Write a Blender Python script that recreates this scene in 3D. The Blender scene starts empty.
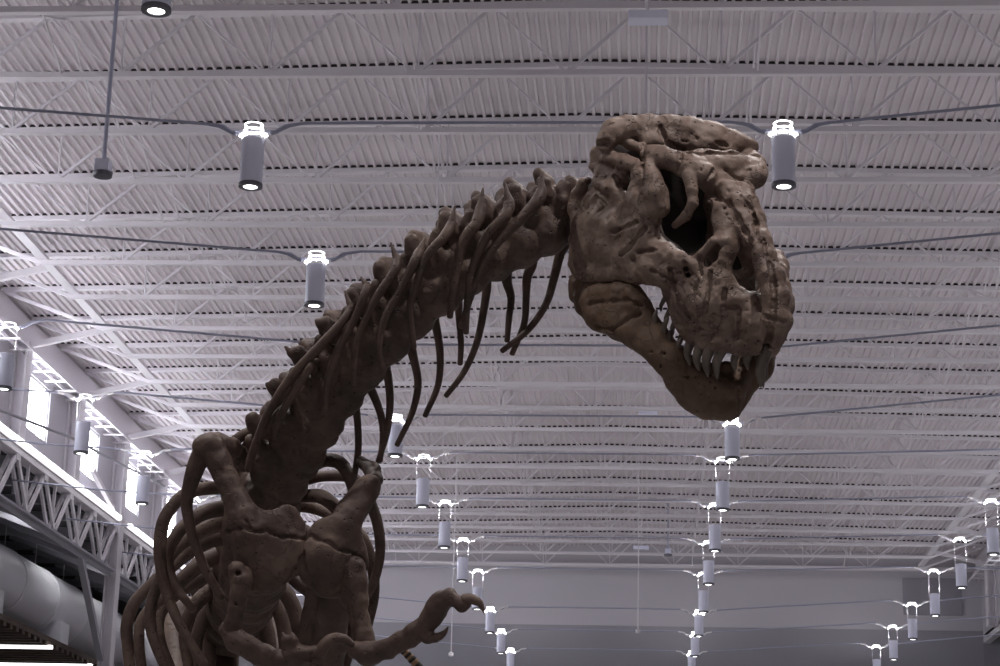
import bpy, math, random
import numpy as np
from mathutils import Vector, Matrix

SC = bpy.context.scene
COL = SC.collection
random.seed(7)
RNG = np.random.default_rng(7)
EYE = np.array([0.0, 0.0, 1.6])          # the camera stands at eye height on the hall floor
FPX = 2053.7                              # focal length in pixels of a 1000 px wide frame
PITCH, YAW, ROLL = 0.2777045, -0.07460079, 0.02520334

def cam_axes():
    cy, sy = math.cos(YAW), math.sin(YAW)
    f = np.array([sy*math.cos(PITCH), cy*math.cos(PITCH), math.sin(PITCH)])
    r = np.array([cy, -sy, 0.0]); u = np.cross(r, f)
    r2 = math.cos(ROLL)*r + math.sin(ROLL)*u
    u2 = -math.sin(ROLL)*r + math.cos(ROLL)*u
    return r2, u2, f
CR, CU, CF = cam_axes()

# ------------------------------------------------------------------ tagging
def tag(o, label=None, cat=None, group=None, kind=None):
    if label: o['label'] = label
    if cat: o['category'] = cat
    if group: o['group'] = group
    if kind: o['kind'] = kind
    return o

def empty(name, loc=(0, 0, 0)):
    o = bpy.data.objects.new(name, None)
    o.empty_display_size = 0.2
    o.location = loc
    COL.objects.link(o)
    return o

def parent_to(o, p):
    o.parent = p
    o.matrix_parent_inverse = Matrix.Translation(-Vector(p.location))

def mesh_obj(name, verts, faces, mat, parent=None, smooth=False):
    me = bpy.data.meshes.new(name)
    me.from_pydata([tuple(v) for v in verts], [], [tuple(f) for f in faces])
    me.validate()
    if mat: me.materials.append(mat)
    if smooth: me.polygons.foreach_set('use_smooth', [True]*len(me.polygons))
    me.update()
    o = bpy.data.objects.new(name, me)
    COL.objects.link(o)
    if parent is not None: parent_to(o, parent)
    return o

class MB:
    """collects boxes, bars and tubes into one mesh"""
    def __init__(s): s.v = []; s.f = []
    def add(s, vs, fs):
        b = len(s.v); s.v += [tuple(map(float, v)) for v in vs]
        s.f += [tuple(i+b for i in f) for f in fs]
    def box(s, x0, x1, y0, y1, z0, z1):
        s.add([(x0,y0,z0),(x1,y0,z0),(x1,y1,z0),(x0,y1,z0),(x0,y0,z1),(x1,y0,z1),(x1,y1,z1),(x0,y1,z1)],
              [(0,3,2,1),(4,5,6,7),(0,1,5,4),(1,2,6,5),(2,3,7,6),(3,0,4,7)])
    def bar(s, a, b, w, h, up=(0, 0, 1)):
        a = Vector(a); b = Vector(b); d = (b-a).normalized(); up = Vector(up)
        if abs(d.dot(up)) > .98: up = Vector((1, 0, 0))
        sd = d.cross(up).normalized()*w*.5; u = sd.cross(d).normalized()*h*.5
        vs = [a-sd-u, a+sd-u, a+sd+u, a-sd+u, b-sd-u, b+sd-u, b+sd+u, b-sd+u]
        s.add(vs, [(0,3,2,1),(4,5,6,7),(0,1,5,4),(1,2,6,5),(2,3,7,6),(3,0,4,7)])
    def tube(s, pts, r, n=8, cap=True):
        pts = [Vector(p) for p in pts]
        rs = list(r) if hasattr(r, '__len__') else [r]*len(pts)
        rings = []; prev = None
        for i, p in enumerate(pts):
            d = (pts[min(i+1, len(pts)-1)]-pts[max(i-1, 0)]).normalized()
            if prev is None:
                t = Vector((0, 0, 1)) if abs(d.z) < .9 else Vector((1, 0, 0))
                nrm = d.cross(t).normalized()
            else:
                nrm = (prev-d*prev.dot(d)).normalized()
            prev = nrm; bn = d.cross(nrm)
            rings.append([p+(nrm*math.cos(2*math.pi*k/n)+bn*math.sin(2*math.pi*k/n))*rs[i] for k in range(n)])
        vs = [v for rg in rings for v in rg]; fs = []
        for i in range(len(pts)-1):
            for k in range(n):
                a = i*n+k; b = i*n+(k+1) % n
                fs.append((a, b, b+n, a+n))
        if cap:
            fs.append(tuple(reversed(range(n)))); m = (len(pts)-1)*n
            fs.append(tuple(range(m, m+n)))
        s.add(vs, fs)
    def lathe(s, prof, c=(0, 0, 0), n=24):
        vs = []; fs = []
        for (r, z) in prof:
            for k in range(n):
                a = 2*math.pi*k/n
                vs.append((c[0]+r*math.cos(a), c[1]+r*math.sin(a), c[2]+z))
        for i in range(len(prof)-1):
            for k in range(n):
                a = i*n+k; b = i*n+(k+1) % n
                fs.append((a, b, b+n, a+n))
        s.add(vs, fs)
    def disc(s, r, c, n=24, down=True):
        vs = [(c[0]+r*math.cos(2*math.pi*k/n), c[1]+r*math.sin(2*math.pi*k/n), c[2]) for k in range(n)]
        s.add(vs, [tuple(reversed(range(n))) if down else tuple(range(n))])
    def build(s, name, mat, parent=None, smooth=False):
        return mesh_obj(name, s.v, s.f, mat, parent, smooth)

def copy_thing(o, parent=None):
    c = o.copy(); COL.objects.link(c)
    if parent is not None: c.parent = parent
    for ch in list(o.children): copy_thing(ch, c)
    return c

# ------------------------------------------------------------------ materials
def mat(name, col, rough=.6, metal=0.0, noise=0.0, nscale=3.0, bump=0.0, bscale=20.0, emit=0.0, ecol=None, spec=.5):
    m = bpy.data.materials.new(name); m.use_nodes = True
    nt = m.node_tree; b = nt.nodes['Principled BSDF']
    b.inputs['Base Color'].default_value = (*col, 1)
    b.inputs['Roughness'].default_value = rough
    b.inputs['Metallic'].default_value = metal
    b.inputs['Specular IOR Level'].default_value = spec
    if noise or bump: tc = nt.nodes.new('ShaderNodeTexCoord')
    if noise:
        n = nt.nodes.new('ShaderNodeTexNoise'); n.inputs['Scale'].default_value = nscale; n.inputs['Detail'].default_value = 6
        r = nt.nodes.new('ShaderNodeValToRGB')
        r.color_ramp.elements[0].position = .3; r.color_ramp.elements[1].position = .7
        r.color_ramp.elements[0].color = (*[c*(1-noise) for c in col], 1)
        r.color_ramp.elements[1].color = (*[min(1, c*(1+noise)) for c in col], 1)
        nt.links.new(tc.outputs['Object'], n.inputs['Vector']); nt.links.new(n.outputs['Fac'], r.inputs['Fac'])
        nt.links.new(r.outputs['Color'], b.inputs['Base Color'])
    if bump:
        n2 = nt.nodes.new('ShaderNodeTexNoise'); n2.inputs['Scale'].default_value = bscale; n2.inputs['Detail'].default_value = 5
        bp = nt.nodes.new('ShaderNodeBump'); bp.inputs['Strength'].default_value = bump; bp.inputs['Distance'].default_value = .02
        nt.links.new(tc.outputs['Object'], n2.inputs['Vector']); nt.links.new(n2.outputs['Fac'], bp.inputs['Height'])
        nt.links.new(bp.outputs['Normal'], b.inputs['Normal'])
    if emit:
        b.inputs['Emission Color'].default_value = (*(ecol or col), 1)
        b.inputs['Emission Strength'].default_value = emit
    return m

def bone_mat(name, c0, c1, c2, bumpd=.006, bs=1.0):
    """painted cast bone: blotchy brown, pitted and cracked"""
    m = bpy.data.materials.new(name); m.use_nodes = True
    nt = m.node_tree; N = nt.nodes; L = nt.links; b = N['Principled BSDF']
    tc = N.new('ShaderNodeTexCoord')
    n1 = N.new('ShaderNodeTexNoise'); n1.inputs['Scale'].default_value = 4.5*bs; n1.inputs['Detail'].default_value = 7; n1.inputs['Roughness'].default_value = .62
    L.new(tc.outputs['Object'], n1.inputs['Vector'])
    r1 = N.new('ShaderNodeValToRGB'); e = r1.color_ramp.elements
    e[0].position = .32; e[0].color = (*c0, 1); e[1].position = .68; e[1].color = (*c2, 1)
    mid = e.new(.5); mid.color = (*c1, 1)
    L.new(n1.outputs['Fac'], r1.inputs['Fac'])
    # dark pits
    v = N.new('ShaderNodeTexVoronoi'); v.inputs['Scale'].default_value = 26*bs
    L.new(tc.outputs['Object'], v.inputs['Vector'])
    pr = N.new('ShaderNodeValToRGB'); pr.color_ramp.elements[0].position = .05; pr.color_ramp.elements[0].color = (0, 0, 0, 1)
    pr.color_ramp.elements[1].position = .17; pr.color_ramp.elements[1].color = (1, 1, 1, 1)
    L.new(v.outputs['Distance'], pr.inputs['Fac'])
    # cracks
    v2 = N.new('ShaderNodeTexVoronoi'); v2.feature = 'DISTANCE_TO_EDGE'; v2.inputs['Scale'].default_value = 3.2*bs
    n3 = N.new('ShaderNodeTexNoise'); n3.inputs['Scale'].default_value = 9*bs; n3.inputs['Detail'].default_value = 4
    L.new(tc.outputs['Object'], n3.inputs['Vector'])
    mx = N.new('ShaderNodeMix'); mx.data_type = 'VECTOR'; mx.inputs['Factor'].default_value = .34
    L.new(tc.outputs['Object'], mx.inputs[4]); L.new(n3.outputs['Color'], mx.inputs[5])
    L.new(mx.outputs[1], v2.inputs['Vector'])
    cr = N.new('ShaderNodeValToRGB'); cr.color_ramp.elements[0].position = 0; cr.color_ramp.elements[0].color = (.45, .45, .45, 1)
    cr.color_ramp.elements[1].position = .012; cr.color_ramp.elements[1].color = (1, 1, 1, 1)
    L.new(v2.outputs['Distance'], cr.inputs['Fac'])
    # grain
    n2 = N.new('ShaderNodeTexNoise'); n2.inputs['Scale'].default_value = 30*bs; n2.inputs['Detail'].default_value = 6
    L.new(tc.outputs['Object'], n2.inputs['Vector'])
    a1 = N.new('ShaderNodeMath'); a1.operation = 'MULTIPLY'; L.new(pr.outputs['Color'], a1.inputs[0]); L.new(cr.outputs['Color'], a1.inputs[1])
    a2 = N.new('ShaderNodeMath'); a2.operation = 'MULTIPLY_ADD'; a2.inputs[1].default_value = .55
    L.new(n2.outputs['Fac'], a2.inputs[0]); L.new(a1.outputs[0], a2.inputs[2])
    n4 = N.new('ShaderNodeTexNoise'); n4.inputs['Scale'].default_value = 9*bs; n4.inputs['Detail'].default_value = 3
    L.new(tc.outputs['Object'], n4.inputs['Vector'])
    a3 = N.new('ShaderNodeMath'); a3.operation = 'MULTIPLY_ADD'; a3.inputs[1].default_value = 1.6
    L.new(n4.outputs['Fac'], a3.inputs[0]); L.new(a2.outputs[0], a3.inputs[2])
    bp = N.new('ShaderNodeBump'); bp.inputs['Strength'].default_value = .9; bp.inputs['Distance'].default_value = bumpd
    L.new(a3.outputs[0], bp.inputs['Height']); L.new(bp.outputs['Normal'], b.inputs['Normal'])
    # pits and cracks darken the base colour
    m2 = N.new('ShaderNodeMix'); m2.data_type = 'RGBA'; m2.blend_type = 'MULTIPLY'
    m2.inputs['Factor'].default_value = .55
    L.new(r1.outputs['Color'], m2.inputs[6]); L.new(a1.outputs[0], m2.inputs[7])
    L.new(m2.outputs[2], b.inputs['Base Color'])
    b.inputs['Roughness'].default_value = .6; b.inputs['Specular IOR Level'].default_value = .35
    return m

M = {}
M['deck'] = mat('white_painted_deck', (.68, .635, .67), .55, noise=.05, nscale=.35)
M['steel'] = mat('white_painted_steel', (.72, .69, .735), .5)
M['steel_grey'] = mat('grey_painted_steel', (.36, .355, .40), .5)
M['wall'] = mat('pale_wall_panel', (.50, .48, .525), .7, noise=.03, nscale=.2)
M['wall_low'] = mat('grey_wall_panel', (.31, .30, .335), .7, noise=.04, nscale=.3)
M['panel'] = mat('dark_grey_panel', (.30, .29, .33), .7)
M['cable'] = mat('blue_grey_conduit', (.40, .41, .53), .5)
M['lamp'] = mat('lilac_grey_lamp_enamel', (.82, .83, .99), .45)
M['rim'] = mat('dark_lamp_rim', (.14, .14, .17), .5)
M['lens'] = mat('lit_lamp_lens', (1, 1, 1), .3, emit=6.0, ecol=(1, .99, .97))
M['lens_dim'] = mat('added_downlight_lens', (1, 1, 1), .3, emit=2.0)
M['crown'] = mat('painted_glow_crown', (1, 1, 1), .3, emit=7.0, ecol=(1, .99, .98))  # emission stands in for uplight falling on the bracket
M['arm'] = mat('uplight_white_arm', (.85, .84, .86), .4)
M['wire'] = mat('bright_hanger_wire', (.8, .8, .85), .4)
M['pane_dim'] = mat('dull_window_pane', (.8, .82, .9), .2, emit=3.0, ecol=(.93, .95, 1))
M['pane'] = mat('daylit_window_pane', (.9, .93, 1), .2, emit=16.0, ecol=(.93, .95, 1))
M['led'] = mat('lit_strip_light', (1, 1, 1), .3, emit=2.6, ecol=(1, .98, .99))
M['floor'] = mat('polished_concrete_floor', (.15, .145, .145), .5, noise=.12, nscale=.6)
M['duct'] = mat('pale_grey_duct', (.74, .73, .79), .5)
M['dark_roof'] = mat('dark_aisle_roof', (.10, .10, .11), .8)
M['wood'] = mat('dark_brown_soffit', (.075, .052, .04), .7, noise=.3, nscale=1.5)
M['flute_shade'] = mat('painted_flute_shade', (.035, .028, .032), .9)  # near-black tone of the shade inside the deck flutes
M['bone'] = bone_mat('brown_cast_bone', (.052, .033, .028), (.090, .058, .047), (.145, .098, .078))
M['skull'] = bone_mat('tan_cast_bone', (.100, .063, .049), (.180, .122, .097), (.280, .207, .168), .009)
M['jaw'] = bone_mat('dark_brown_jaw_bone', (.080, .046, .029), (.130, .080, .054), (.185, .122, .086), .007)
M['inner'] = mat('shade_dark_inner_bone', (.022, .015, .012), .8)  # near-black colour puts shade into the skull openings
M['tooth'] = mat('brown_grey_tooth', (.125, .098, .082), .45, noise=.25, nscale=14)
# ================================================================== the hall
GZ = 1.6                                   # heights below are given above eye level, GZ lifts them off the floor
RIDGE, SLOPE, ROOF = -1.2, 0.020, 13.57
XL, XR, YF, YB = -14.6, 12.3, 76.3, -14.0
JY = lambda i: (2.136+.174*i)*13.542
def roof_z(x): return ROOF-abs(x-RIDGE)*SLOPE+GZ
def Z(z): return z+GZ

# roof deck: corrugated sheet, ribs run down the hall
PIT = .16
mb_v = []; mb_f = []
x = XL-.3; prof = []
while x < XR+.3:
    prof += [(x, 0.0), (x+.042, 0.0), (x+.060, .05), (x+.142, .05)]
    x += PIT
ys = [YB, 20.0, 30.0, 40.0, 50.0, 60.0, YF+.2]
for y in ys:
    for (px, dz) in prof: mb_v.append((px, y, roof_z(px)+dz))
n = len(prof)
for j in range(len(ys)-1):
    for i in range(n-1): mb_f.append((j*n+i, (j+1)*n+i, (j+1)*n+i+1, j*n+i+1))
o = DECK = mesh_obj('ceiling', mb_v, mb_f, M['deck']); tag(o, 'white corrugated steel roof deck on open web joists', 'ceiling', kind='structure')
m = MB(); m.box(XL-.4, XR+.4, YB, YF+.3, roof_z(XL)+.42, roof_z(XL)+.5)
o = m.build('ceiling', M['steel_grey']); tag(o, 'flat outer roof above the corrugated deck', 'ceiling', kind='structure')

m = MB(); m.box(-30, XR+3, YB, YF+.3, -.2, 0)
o = m.build('floor', M['floor']); tag(o, 'grey polished concrete hall floor', 'floor', kind='structure')

# far end wall: pale upper panels above a grey lower band
m = MB(); m.box(XL, XR, YF, YF+.25, Z(10.55), roof_z(RIDGE)+.3)
o = m.build('wall_far', M['wall']); tag(o, 'pale upper part of the far end wall', 'wall', kind='structure')
m = MB(); m.box(XL, XR, YF+.03, YF+.28, 0, Z(10.55))
o = m.build('wall_far', M['wall_low']); tag(o, 'grey lower part of the far end wall', 'wall', kind='structure')
m = MB(); m.box(XL, XR, YF-.12, YF, Z(12.72), Z(12.86))
o = m.build('trim_1', M['steel']); tag(o, 'thin pale girt across the top of the far end wall', 'trim', kind='structure')
m = MB(); m.box(9.43, 11.58, YF-.05, YF, Z(11.09), Z(12.47))
o = m.build('wall_panel', M['panel']); tag(o, 'dark grey rectangular panel high on the far end wall', 'panel')

# ---- open web joists
JZB = 12.38
def joist(i):
    y = JY(i)
    t = empty('steel_joist', (RIDGE, y, Z(JZB)))
    m = MB()
    for s0, s1 in ((XL+.19, RIDGE), (RIDGE, XR-.19)):
        m.bar((s0, y, roof_z(s0)-.045), (s1, y, roof_z(s1)-.045), .15, .085)
    m.build('top_chord', M['steel'], t)
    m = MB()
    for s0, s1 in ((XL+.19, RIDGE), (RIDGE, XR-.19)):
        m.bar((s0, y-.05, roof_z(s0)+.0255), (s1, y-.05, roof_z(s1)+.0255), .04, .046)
    m.build('flute_shade_strip', M['flute_shade'], DECK)  # dark strip standing in for shade in the flutes above the chord
    m = MB(); xa, xb = XL+2.5, XR-2.5
    m.box(xa, xb, y-.055, y+.055, Z(JZB)-.045, Z(JZB)+.045)
    m.build('bottom_chord', M['steel'], t)
    nodes = []; x = -10.6+(.0 if i % 2 else .12)
    while x < xb-.3: nodes.append(x); x += 2.31
    for k, x in enumerate(nodes):
        for sx, w in ((1.155, .05), (-1.155, .032)):
            mw = MB(); mw.bar((x, y, Z(JZB)), (x+sx, y, roof_z(x+sx)-.05), w, w)
            mw.build('web_diagonal', M['steel'], t)
        mw = MB(); mw.bar((x+.03, y+.03, Z(JZB)), (x+.03, y+.03, roof_z(x)-.05), .028, .028)
        mw.build('web_vertical', M['steel'], t)
    for xe, xw in ((xa, XL+.24), (xb, XR-.24)):
        mw = MB(); mw.bar((xe, y, Z(JZB)), (xw, y, roof_z(xw)-.1), .07, .07); mw.build('end_strut', M['steel'], t)
    return t
ORD = ['first', 'second', 'third', 'fourth', 'fifth', 'sixth', 'seventh', 'eighth', 'ninth', 'tenth', 'eleventh', 'twelfth',
       'thirteenth', 'fourteenth', 'fifteenth', 'sixteenth', 'seventeenth', 'eighteenth', 'nineteenth', 'twentieth', 'twenty-first', 'twenty-second']
for i in range(-1, 20):
    t = joist(i)
    tag(t, 'white open-web steel roof joist, %s joist counted from the far end wall' % ORD[19-i], 'joist', 'open-web joists under the roof deck')

# cross bridging between the joists, in lines down the hall
for xb, what in ((-9.1, 'line nearest the left windows'), (-3.75, 'line crossing above the neck'), (1.6, 'line crossing above the skull'), (7.0, 'line nearest the right wall')):
    m = MB()
    for i in range(-1, 19):
        a, b = JY(i), JY(i+1)
        m.bar((xb, a, Z(JZB)), (xb, b, roof_z(xb)-.09), .03, .03)
        m.bar((xb+.04, a, roof_z(xb)-.09), (xb+.04, b, Z(JZB)), .03, .03)
    o = m.build('cross_bridging', M['steel']); tag(o, 'thin white cross bridging rods between the joists, %s' % what, 'bridging', 'cross bridging between the joists')
for xs, side in ((XL+2.5, 'left'), (XR-2.5, 'right')):
    m = MB(); m.box(xs-.10, xs+.10, JY(-2), JY(19)+.2, Z(JZB)+.10, Z(JZB)+.16)
    o = m.build('roof_strut', M['steel']); tag(o, 'long white strut under the joist ends along the %s wall' % side, 'beam')

# ---- side walls: fascia beam, posts, clerestory windows, girder, strip lights
MAIN = [26.2, 40.36, 54.5, 68.64]
POST = [26.2+4.715*k for k in range(11)]
def side(s):
    """s = -1 left wall, +1 right wall"""
    W = (XL if s < 0 else XR); nm = 'left' if s < 0 else 'right'
    X = lambda d: W-s*d                       # d metres into the hall
    def bx(m, d0, d1, y0, y1, z0, z1):
        a, b = sorted((X(d0), X(d1))); m.box(a, b, y0, y1, Z(z0), Z(z1))
    zb, zt, w0, w1 = 10.3, 13.4, 10.85, 12.18
    # wall with real openings
    m = MB(); bx(m, -.25, 0, YB, YF, w1, zt+.4); bx(m, -.25, 0, YB, YF, zb, w0)
    y = YB; wins = []
    for p in POST:
        if p > YF-3: break
        a, b = p+.34, p+2.95
        bx(m, -.25, 0, y, a, w0, w1); wins.append((a, b)); y = b
    bx(m, -.25, 0, y, YF, w0, w1)
    o = m.build('wall_'+nm, M['wall']); tag(o, 'pale clerestory wall above the %s girder' % nm, 'wall', kind='structure')
    for k, (a, b) in enumerate(wins):
        t = empty('window_%d' % (k+1+(0 if s < 0 else 20)), (X(-.12), (a+b)/2, Z(w0)))
        tag(t, 'bright clerestory window in the %s wall' % nm, 'window', kind='structure')
        m = MB(); bx(m, -.15, -.12, a+.04, b-.04, w0+.04, w1-.04); m.build('pane', M['pane'] if s < 0 else M['pane_dim'], t)
        m = MB()
        for q in ((a, a+.06), (b-.06, b)): bx(m, -.17, -.04, q[0], q[1], w0, w1)
        for q in ((w0, w0+.06), (w1-.06, w1)): bx(m, -.17, -.04, a, b, q[0], q[1])
        m.build('window_frame', M['steel'], t)
    # fascia beam under the joist ends
    m = MB(); bx(m, .0, .18, YB, YF, 12.62, 13.22); bx(m, .0, .30, YB, YF, 12.56, 12.64)
    o = m.build('eave_beam', M['steel']); tag(o, 'deep white eave beam along the top of the %s wall' % nm, 'beam', kind='structure')
    # ladder tray
    t = empty('cable_tray', (X(.35), 50, Z(12.3))); m = MB()
    bx(m, .20, .23, 24, YF-.3, 12.28, 12.36); bx(m, .50, .53, 24, YF-.3, 12.28, 12.36); m.build('side_rail', M['steel'], t)
    y = 24.5
    while y < YF-.5: m = MB(); bx(m, .01, .56, y, y+.10, 12.25, 12.28); m.build('rung', M['steel'], t); y += .95
    tag(t, 'white ladder cable tray on brackets above the %s clerestory windows' % nm, 'cable tray')
    # posts and kickers
    for p in POST:
        if p > YF-1: break
        mainp = min(abs(p-q) for q in MAIN) < .1
        far = sum(1 for q in POST if q <= YF-1 and q > p)
        t = empty('steel_column', (X(.15), p, 0 if mainp else Z(zb)))
        m = MB()
        z0 = -GZ if mainp else zb
        bx(m, .0, .05, p-.22, p+.22, z0, 12.6); bx(m, .05, .27, p-.03, p+.03, z0, 12.6); bx(m, .27, .32, p-.22, p+.22, z0, 12.6)
        m.build('shaft', M['steel'], t)
        m = MB(); m.bar((X(.2), p, Z(12.5)), (X(2.2), p, Z(12.95)), .13, .13); m.build('kicker_brace', M['steel'], t)
        tag(t, 'white %s against the %s wall, %s from the far end' % ('full height steel column' if mainp else 'steel wall post with roof brace', nm, ORD[far]), 'column', 'steel columns along the %s wall' % nm)
    # lattice girders between the main columns
    for gi in range(len(MAIN)-1):
        ya, yb = MAIN[gi]+.23, MAIN[gi+1]-.23
        t = empty('lattice_girder', (X(.1), (ya+yb)/2, Z(8.75)))
        m = MB(); bx(m, .0, .26, ya, yb, 9.96, 10.10); m.build('top_chord', M['steel'], t)
        m = MB(); bx(m, -.02, .30, ya, yb, 8.74, 8.80); bx(m, .12, .17, ya, yb, 8.62, 8.74); m.build('bottom_chord', M['steel_grey'], t)
        npan = 6; dy = (yb-ya)/npan
        for k in range(npan):
            y0 = ya+dy*k; ym = y0+dy*.5
            for (a, b) in ((y0, ym), (y0+dy, ym)):
                mw = MB()
                for dd in (.04, .20): mw.bar((X(dd), b, Z(8.80)), (X(dd), a, Z(9.98)), .06, .13)
                mw.build('web_diagonal', M['steel'], t)
            mw = MB(); mw.bar((X(.12), ym, Z(8.8)), (X(.12), ym+.06, Z(9.98)), .07, .07); mw.build('web_vertical', M['steel'], t)
            mw = MB(); bx(mw, .03, .25, y0+dy-.16, min(y0+dy+.16, yb), 9.82, 9.97); mw.build('gusset_plate', M['steel'], t)
        m = MB(); m.bar((X(.1), yb-2.9, Z(8.68)), (X(.1), yb-.10, Z(6.4)), .16, .16); m.build('knee_brace', M['steel_grey'], t)
        tag(t, 'white lattice girder, %s along the %s wall from the far end' % (ORD[len(MAIN)-2-gi], nm), 'girder', 'lattice girders under the %s windows' % nm)
        t2 = empty('strip_light', (X(.3), (ya+yb)/2, Z(10.2)))
        m = MB(); bx(m, .0, .30, ya, yb+.0, 10.11, 10.28); m.build('housing', M['steel'], t2)
        m = MB(); bx(m, .30, .38, ya+.5, yb-.1, 10.15, 10.26); m.build('tube', M['led'], t2)
        tag(t2, 'lit strip light on the %s girder from the far end, %s side' % (ORD[len(MAIN)-2-gi], nm), 'strip light', 'strip lights above the %s girders' % nm)
    m = MB(); bx(m, -.25, .0, YB, YF, 10.10, 10.4)
    o = m.build('trim_%d' % (2 if s < 0 else 3), M['steel']); tag(o, 'pale ledge under the %s clerestory wall' % nm, 'trim', kind='structure')
    # side aisle behind the girder
    XA = W+s*10
    a, b = sorted((W+s*.3, XA))
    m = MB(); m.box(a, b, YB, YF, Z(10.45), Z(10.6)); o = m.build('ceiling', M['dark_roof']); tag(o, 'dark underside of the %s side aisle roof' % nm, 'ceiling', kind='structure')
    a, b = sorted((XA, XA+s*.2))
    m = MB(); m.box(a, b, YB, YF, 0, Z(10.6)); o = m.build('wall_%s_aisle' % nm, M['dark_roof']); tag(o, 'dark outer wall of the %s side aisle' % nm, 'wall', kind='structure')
    m = MB(); a, b = sorted((W, XA)); m.box(a, b, YF, YF+.2, 0, Z(10.6)); o = m.build('wall_%s_aisle_end' % nm, M['wall_low']); tag(o, 'end wall of the %s side aisle' % nm, 'wall', kind='structure')
side(-1); side(1)

# left aisle: rafters, round duct with drop diffusers, brown soffit with line lights
for k in range(13):
    y = 38.0+2.357*k
    t = empty('aisle_rafter', (-16, y, Z(10.2)))
    m = MB(); m.bar((-14.7, y, Z(10.3)), (-24.3, y, Z(10.3)), .12, .25); m.build('rafter_beam', M['steel_grey'], t)
    m = MB(); m.bar((-14.7, y+.3, Z(8.95)), (-18.2, y+.3, Z(10.2)), .14, .14); m.build('rafter_brace', M['steel_grey'], t)
    tag(t, 'dim grey rafter and brace in the left side aisle, %s from the far end' % ORD[12-k], 'rafter', 'rafters of the left aisle roof')
t = empty('round_duct', (-17.3, 50, Z(8.33)))
m = MB(); m.tube([(-17.3, y, Z(8.33)) for y in (30, 40, 50, 60, 75.8)], .9, 40); m.build('duct_pipe', M['duct'], t, True)
for y in np.arange(34, 75, 3.2):
    m = MB(); m.tube([(-17.3, y-.05, Z(8.33)), (-17.3, y+.05, Z(8.33))], .925, 40); m.build('seam_ring', M['duct'], t, True)
for y in np.arange(33.6, 75, 2.9):
    m = MB(); m.bar((-17.3, y, Z(9.2)), (-17.3, y, Z(10.4)), .02, .02); m.build('hanger_rod', M['steel'], t)
tag(t, 'large pale grey round air duct hung in the left side aisle', 'duct')
DUCT = t
def drop_diffuser(y, lab):
    m = MB(); m.box(-17.1, -16.4, y-.42, y+.42, Z(7.08), Z(7.75)); t = m.build('duct_diffuser', M['duct'], DUCT)
    m = MB(); m.box(-17.16, -16.34, y-.48, y+.48, Z(7.0), Z(7.09)); o = m.build('diffuser_flange', M['steel_grey'], t); o.matrix_parent_inverse = Matrix.Identity(4)
drop_diffuser(51.0, 'square grey diffuser under the duct at the left edge of the picture')
drop_diffuser(57.2, 'square grey diffuser under the duct just left of the wall column')
AISLE_Y = [30.5+6.3*k for k in range(8)]  # row of made-up lamps, added to brighten the duct
for k, y in enumerate(AISLE_Y):
    t = empty('added_aisle_downlight', (-15.7, y, Z(9.95)))
    m = MB(); m.lathe([(.02, .52), (.02, .16), (.10, .15), (.11, -.05), (.09, -.05), (.085, .0)], (-15.7, y, Z(9.95)), 16); m.build('lamp_can', M['steel_grey'], t, True)
    m = MB(); m.disc(.085, (-15.7, y, Z(9.95)), 16); m.build('lens', M['lens_dim'], t)
    tag(t, 'small round downlight added to brighten the left aisle, %s from the far end' % ORD[7-k], 'downlight', 'downlights added in the left aisle')
t = empty('soffit', (-19.5, 50, Z(5.4)))
m = MB(); m.box(-24.4, -15.1, 30, YF-.2, Z(6.47), Z(6.6)); o = m.build('soffit_board', M['wood'], t)
m = MB()
for y in np.arange(31, 75.5, .5): m.box(-24.4, -15.1, y, y+.22, Z(6.36), Z(6.48))
m.build('soffit_slats', M['wood'], t)
tag(t, 'dark brown slatted soffit under the left side aisle', 'soffit')
for k, y in enumerate((51.2, 55.1)):
    m = MB(); m.box(-24.0, -15.0, y, y+.16, Z(6.29), Z(6.375))
    o = m.build('line_light', M['led']); tag(o, ['lower lit white line light across the brown soffit', 'upper lit white line light across the brown soffit'][k], 'line light', 'line lights in the brown soffit')

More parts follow.
